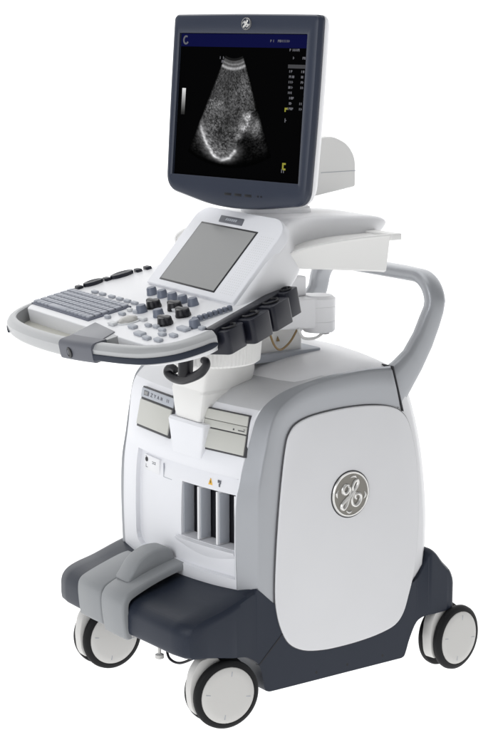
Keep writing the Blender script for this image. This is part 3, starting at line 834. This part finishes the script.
def touch():
    # rings from the lower edge of the bezel up over the top and back along the arm
    def rg(c, ev, wl, wr, th, n):       # centre of top face, half widths, thickness
        ex = Vector((math.cos(R_(-4.9)), math.sin(R_(-4.9)), 0))
        return ex, Vector(c), wl, wr, th
    ex = Vector((math.cos(R_(-4.9)), math.sin(R_(-4.9)), 0)); hh = Vector((-ex.y, ex.x, 0))
    secs = []
    # (along hh from TF origin, z, half width left, right, thickness, face angle)
    o = Vector((0.015, -0.222, 0))
    data = [(-0.083, 0.917, 0.188, 0.235, 0.05, 48), (-0.072, 0.929, 0.190, 0.237, 0.066, 48), (-0.03, 0.977, 0.188, 0.233, 0.092, 48), (0.02, 1.034, 0.186, 0.227, 0.102, 47), (0.055, 1.072, 0.182, 0.215, 0.102, 42), (0.085, 1.098, 0.172, 0.192, 0.105, 26),
            (0.125, 1.108, 0.150, 0.165, 0.095, 6), (0.18, 1.108, 0.128, 0.140, 0.085, -1), (0.25, 1.105, 0.115, 0.122, 0.070, -3), (0.35, 1.100, 0.108, 0.114, 0.055, -4), (0.392, 1.095, 0.104, 0.108, 0.044, -8), (0.416, 1.086, 0.094, 0.098, 0.032, -20), (0.424, 1.074, 0.082, 0.085, 0.016, -40)]
    rings = []
    for h, z, wl, wr, th, an in data:
        n = -hh * math.sin(R_(an)) + Vector((0, 0, math.cos(R_(an))))
        c = o + hh * h + Vector((0, 0, z)) + n * 0.0
        r = min(0.022, th * .45)
        pts = roundpoly([(-wl * .92, -th), (-wl, 0), (wr, 0), (wr * .92, -th)], [r, r, r, r], 5)
        rings.append([c + ex * p.x + n * p.y for p in pts])
    # smooth the rings lengthwise
    n = len(rings[0]); sm = []
    cols = [spline([r[i] for r in rings], 4) for i in range(n)]
    rings = [[cols[i][k] for i in range(n)] for k in range(len(cols[0]))]
    H = obj("touch_panel", loft(rings), "white", T, 40)
    # raised bezel plate following the face
    bz = roundpoly([(-0.172, -0.10), (-0.178, 0.108), (-0.150, 0.128), (0.175, 0.128), (0.218, 0.100), (0.222, -0.098)], [.004, .02, .02, .03, .03, .004], 6)
    obj("bezel", prism(bz, TF, -0.02, 0.0035, 0.003, 3), "front", H, 35)
    obj("touch_screen_rim", box(-0.127, 0.127, -0.0845, 0.0845, 0.0, 0.0046, 0.001, TF), "black", H)
    obj("touch_screen", box(-0.1225, 0.1225, -0.081, 0.0795, 0.003, 0.0052, 0.0, TF), "lcd", H)
    pl = obj("name_plate", prism(roundpoly([(-0.058, 0.092), (-0.066, 0.110), (0.038, 0.110), (0.046, 0.092)], .002), TF, 0.0, 0.0046, 0.0008, 2), "pad", H)
    b = bmesh.new()
    for k in range(6):
        u = -0.034 + k * 0.0085
        box(u, u + 0.006, 0.098, 0.1045, 0.004, 0.0051, 0, TF, b)
    obj("plate_marks", b, "softkey", H)
    # speaker grille dots strip on the right of the bezel
    b = bmesh.new()
    for i in range(7):
        for j in range(26):
            u = 0.150 + i * 0.0085; v = -0.080 + j * 0.0062
            lathe([(0.0014, 0.003), (0.0014, 0.0037), (0.0002, 0.0037)], lambda a, c, h, u=u, v=v: TF(u + a, v + c, h), 6, bm=b)
    g = obj("speaker_grille", b, "lightkey", H)
    # rear pivot button on the arm
    obj("arm_button", lathe([(0.010, -0.006), (0.010, 0.001), (0.008, 0.0035), (0.0005, 0.004)], lambda a, c, h: (0.107 + h, 0.145 + a, 1.078 + c), 20), "lightkey", H)


touch()


# ---- side trays
def tray(sg):
    # stations along y: (y, x inner, x outer, z rim, z bottom)
    st = [(-0.168, 0.180, 0.200, 1.026, 1.018), (-0.163, 0.160, 0.216, 1.033, 1.013), (-0.145, 0.140, 0.230, 1.043, 1.008), (-0.110, 0.122, 0.239, 1.053, 1.002), (-0.05, 0.108, 0.242, 1.060, 0.996), (0.02, 0.100, 0.242, 1.064, 0.988), (0.08, 0.100, 0.242, 1.065, 0.982), (0.118, 0.100, 0.242, 1.065, 0.977)]
    rings = []
    cols = spline([(a, b, c) for a, b, c, _, _ in st], 4); zz = spline([(d, e) for *_, d, e in st], 4)
    for (y, xi, xo), (zr, zb) in zip([tuple(v) for v in cols], [tuple(v) for v in zz]):
        w = xo - xi; zt = zr
        pts = [(xi + w * .12, zb), (xi + w * .02, zt - 0.006), (xi, zt - .002), (xi, zt), (xi + min(.008, w * .1), zt), (xi + w * .12, zt - 0.005), (xo - w * .12, zt - 0.005), (xo - min(.008, w * .1), zt), (xo, zt), (xo + .0005, zt - .003), (xo - w * .015, zt - 0.008), (xo - w * .10, zb + .004), (xo - w * .16, zb)]
        rings.append([(sg * x, y, z) for x, z in pts])
    tr = obj("side_tray", loft(rings), "ivory", T, 32)
    fl = obj("tray_flange", box(sg * 0.098, sg * 0.243, 0.1183, 0.150, 1.0505, 1.0655, 0.002), "ivory", tr)


tray(1); tray(-1)

# ---- monitor
MF = frame((0.013, -0.134, 1.348), R_(9.84), R_(85.1))


def monitor():
    c = [(-0.222, 0.203), (0.232, 0.203), (0.232, -0.195), (0.0, -0.229), (-0.222, -0.195)]
    out = roundpoly([(-0.222, 0.203), (0.0, 0.205), (0.234, 0.203), (0.2335, 0.0), (0.227, -0.207), (0.06, -0.228), (-0.06, -0.227), (-0.219, -0.196), (-0.2225, 0.0)], [.012, .1, .012, .1, .034, .1, .1, .034, .1], 7)
    def inset(pl, d): 
        cc = Vector((0.005, -0.01)); return [p + Vector((-(p.x - cc.x) / .23 * d, -(p.y - cc.y) / .21 * d)) for p in pl]
    sh = [(inset(out, .085), -0.078), (inset(out, .060), -0.070), (inset(out, .030), -0.052), (inset(out, .012), -0.036), (inset(out, .004), -0.024), (inset(out, .0), -0.014), (inset(out, 0), -0.0085)]
    MO = obj("monitor", loft([[W3(MF(p.x, p.y, w)) for p in r] for r, w in sh]), "white", T, 40)
    bz = [(inset(out, 0.0015), -0.0085), (inset(out, .0), -0.006), (inset(out, 0.0), 0.004), (inset(out, 0.0035), 0.010), (inset(out, .010), 0.0125)]
    inn = roundpoly([(-0.2005, 0.1612), (0.0, 0.1612), (0.2005, 0.1612), (0.2005, 0.0), (0.2005, -0.1612), (0.06, -0.1612), (-0.06, -0.1612), (-0.2005, -0.1612), (-0.2005, 0.0)], [.0015, .1, .0015, .1, .0015, .1, .1, .0015, .1], 7)
    inn2 = [p * 1.0 + Vector((math.copysign(.004, p.x), math.copysign(.004, p.y))) for p in inn]
    rings = [[W3(MF(p.x, p.y, w)) for p in r] for r, w in bz] + [[W3(MF(p.x, p.y, w)) for p in r] for r, w in ((inn2, 0.0118), (inn, 0.0095), (inn, 0.001))]
    obj("bezel", loft(rings, caps=False), "bezel", MO, 32)
    S = obj("screen", box(-0.202, 0.202, -0.163, 0.163, -0.004, 0.003, 0, MF), "scr_black", MO)
    # header bar
    obj("header_bar", box(-0.2, 0.2, 0.131, 0.160, 0.002, 0.0034, 0, MF), "scr_blue", S)
    # scan picture: polar grid of grey values
    def q2px(u, v):                       # screen coords -> picture coords used by the outline below
        v_ = (0.16 - v) / 0.32; u_ = (u + 0.2) / 0.4
        y = 77 + 357 * v_ + 18 * u_; x = 57 - 20 * (y - 77) / 355 + 317 * u_
        return x, y
    poly = np.array([(166, 138), (190, 134), (216, 138), (230, 190), (240, 245), (246, 275), (228, 285), (212, 305), (203, 335), (198, 372), (184, 396), (158, 402), (134, 385), (116, 350), (106, 315), (104, 300), (128, 235)], float)
    def inside(x, y):
        c = False; n = len(poly)
        for i in range(n):
            (x0, y0), (x1, y1) = poly[i], poly[i - 1]
            if (y0 > y) != (y1 > y) and x < (x1 - x0) * (y - y0) / (y1 - y0) + x0: c = not c
        return c
    def dseg(x, y, pts):
        best = 1e9
        for (x0, y0), (x1, y1) in zip(pts, pts[1:]):
            dx, dy = x1 - x0, y1 - y0; t = max(0, min(1, ((x - x0) * dx + (y - y0) * dy) / (dx * dx + dy * dy)))
            best = min(best, math.hypot(x - x0 - t * dx, y - y0 - t * dy))
        return best
    NA, NR = 240, 330
    def noise(a, b, n1, n2):
        g = RNG.random((n1 + 2, n2 + 2)); ii = np.linspace(0, n1, a); jj = np.linspace(0, n2, b)
        i0, j0 = ii.astype(int), jj.astype(int); fi, fj = (ii - i0)[:, None], (jj - j0)[None, :]
        return (g[i0][:, j0] * (1 - fi) * (1 - fj) + g[i0 + 1][:, j0] * fi * (1 - fj) + g[i0][:, j0 + 1] * (1 - fi) * fj + g[i0 + 1][:, j0 + 1] * fi * fj)
    N1 = noise(NR, NA, 165, 110); N2 = noise(NR, NA, 80, 42); N3 = noise(NR, NA, 14, 9); N4 = noise(NR, NA, 6, 5)
    sp = np.clip(N1 * .55 + N2 * .55 - .22, 0, 1) ** 1.5 * (0.35 + .8 * N3) * (.5 + .9 * N4)
    bm = bmesh.new(); lay = bm.verts.layers.float_color.new("grey")
    ax, ay = -0.2 + 0.175, 0.16 + 0.012
    G = []
    for i in range(NR):
        row = []
        for j in range(NA):
            an = R_(-25.5 + 51 * j / (NA - 1)); r = 0.066 + (0.310 - 0.066) * i / (NR - 1)
            u, v = ax + r * math.sin(an), ay - r * math.cos(an)
            x, y = q2px(u, v)
            s = sp[i, j]; g = 0.0
            if inside(x, y): g = 0.36 * s + 0.012
            elif y < 330: g = 0.11 * s
            else: g = 0.10 * s * max(0, 1 - (y - 330) / 80)
            d = dseg(x, y, [(104, 300), (112, 330), (124, 362), (142, 388), (160, 399), (180, 394), (194, 376)])
            g += (0.55 * math.exp(-(d / 3.8) ** 2) * (0.35 + 0.65 * min(1, max(0, (y - 300) / 90))) + 0.10 * math.exp(-(d / 14) ** 2)) * (.45 + .9 * N2[i, j])
            for bx, by, rr, am in ((226, 290, 9, .55), (214, 318, 9, .55), (222, 304, 14, .25), (243, 322, 13, .30), (205, 338, 7, .4), (252, 305, 9, .2), (150, 262, 16, .12)):
                g += am * math.exp(-((x - bx) ** 2 + (y - by) ** 2) / rr ** 2) * (.3 + 1.0 * s * 2)
            if r < 0.094:
                g = 0.06 + (0.36 * math.exp(-((r - 0.089) / 0.0030) ** 2) + 0.16 * math.exp(-((r - 0.080) / 0.002) ** 2)) * (.6 + .6 * N2[i, j]) + 0.12 * s
            if r < 0.0715: g = 0.01
            edge = min(j, NA - 1 - j) / 12.0
            g *= min(1, edge)
            if r > 0.29: g *= max(0, 1 - (r - .29) / .015)
            vv = bm.verts.new(MF(u, v, 0.0036)); g = min(g, 0.9); vv[lay] = (g, g, g * 1.02, 1); row.append(vv)
        G.append(row)
    for a, b in zip(G, G[1:]):
        for j in range(NA - 1): bm.faces.new((a[j], a[j + 1], b[j + 1], b[j]))
    obj("scan_picture", bm, "scr_image", S)
    # grey-scale wedge
    bm = bmesh.new(); lay = bm.verts.layers.float_color.new("grey"); vs = []
    for k in range(13):
        t = k / 12; v = 0.036 - 0.060 * t; g = 0.75 * (1 - t) ** 1.6 + .02; a = bm.verts.new(MF(-0.188, v, 0.0036)); b = bm.verts.new(MF(-0.176, v, 0.0036))
        a[lay] = b[lay] = (g, g, g, 1); vs.append((a, b))
    for p, q in zip(vs, vs[1:]): bm.faces.new((p[0], p[1], q[1], q[0]))
    obj("grey_wedge", bm, "scr_image", S)
    # tiny screen lettering, unreadable at this size in the photograph as well
    b = bmesh.new(); rr = random.Random(8)
    def word(u, v, n, cw=0.0046, ch=0.0056, gap=.3):
        for k in range(n):
            if rr.random() < gap * .5: continue
            x = u + k * cw; t = rr.random()
            box(x, x + cw * .28, v, v + ch, 0.003, 0.0038, 0, MF, b)
            if t > .3: box(x, x + cw * .75, v + ch * .4, v + ch * .6, 0.003, 0.0038, 0, MF, b)
            if t > .5: box(x + cw * .5, x + cw * .78, v + (ch * .5 if t > .75 else 0), v + ch, 0.003, 0.0038, 0, MF, b)
    word(0.085, 0.143, 3); word(0.108, 0.143, 9); word(0.145, 0.124, 7)
    word(0.152, 0.107, 2); word(0.185, 0.107, 2)
    for k in range(8):
        word(0.148, 0.078 - k * 0.0115, 3 + (k % 2), 0.0046, 0.0054); word(0.184, 0.078 - k * 0.0115, 2, 0.0046, 0.0054)
    word(-0.070, 0.104, 4, .005, .006); word(-0.064, 0.096, 2, .005, .006); word(0.143, -0.030, 1, .006, .009)
    word(0.142, -0.140, 2, .006, .008)
    obj("screen_lettering", b, "scr_grey", S)
    obj("selected_row", box(0.143, 0.198, 0.0875, 0.0955, 0.002, 0.0034, 0, MF), "scr_dim", S)
    b = bmesh.new(); box(0.143, 0.150, -0.002, 0.002, 0.003, 0.0038, 0, MF, b); box(0.141, 0.144, -0.007, 0.002, 0.003, 0.0038, 0, MF, b)
    box(0.146, 0.154, -0.122, -0.118, 0.003, 0.0038, 0, MF, b); box(0.144, 0.148, -0.132, -0.118, 0.003, 0.0038, 0, MF, b); box(0.146, 0.154, -0.134, -0.130, 0.003, 0.0038, 0, MF, b)
    obj("screen_marker", b, "scr_yellow", S)
    # round system mark at the header's left end: an open ring
    pth = [W3(MF(-0.184 + .0075 * math.cos(R_(a)), 0.1455 + .0085 * math.sin(R_(a)), 0.0038)) for a in range(60, 331, 15)]
    obj("header_mark", tube(pth, 0.0020, 6), "scr_grey", S)
    # emblem on the bezel and the row of little buttons
    emblem(lambda a, c_, h: MF(0.018 + a, 0.182 + c_, 0.012 + h), 0.0135, MO, "bezel")
    b = bmesh.new()
    for u in (-0.022, 0.010, 0.042): 
        box(u, u + 0.022, -0.1995, -0.1935, 0.010, 0.0129, 0.0008, MF, b)
    for u in (0.082, 0.092): box(u, u + 0.004, -0.198, -0.194, 0.010, 0.0129, 0, MF, b)
    objs("monitor_button", b, "black", MO)
    # bracket behind, neck and swivel
    pf = roundpoly([(-0.085, 1.262), (0.085, 1.278), (0.130, 1.258), (0.153, 1.225), (0.153, 1.158), (-0.05, 1.130)], [.01, .02, .03, .02, .006, .01], 6)
    BR = obj("monitor_bracket", prism(pf, fx, -0.075, 0.072, 0.016, 4, ang=40), "ivory", T, 40)
    b = bmesh.new(); box(-0.0757, 0.0727, 0.05, 0.1537, 1.1945, 1.1957, bm=b)
    obj("bracket_seam", b, "softkey", BR)
    obj("monitor_swivel", lathe([(0.088, 1.100), (0.090, 1.106), (0.088, 1.116), (0.075, 1.121), (0.045, 1.125), (0.04, 1.17), (0.04, 1.20)], lambda a, c_, h: (0.0 + a * .9, -0.025 + c_ * .9, h), 40), "white", T, 40)


monitor()
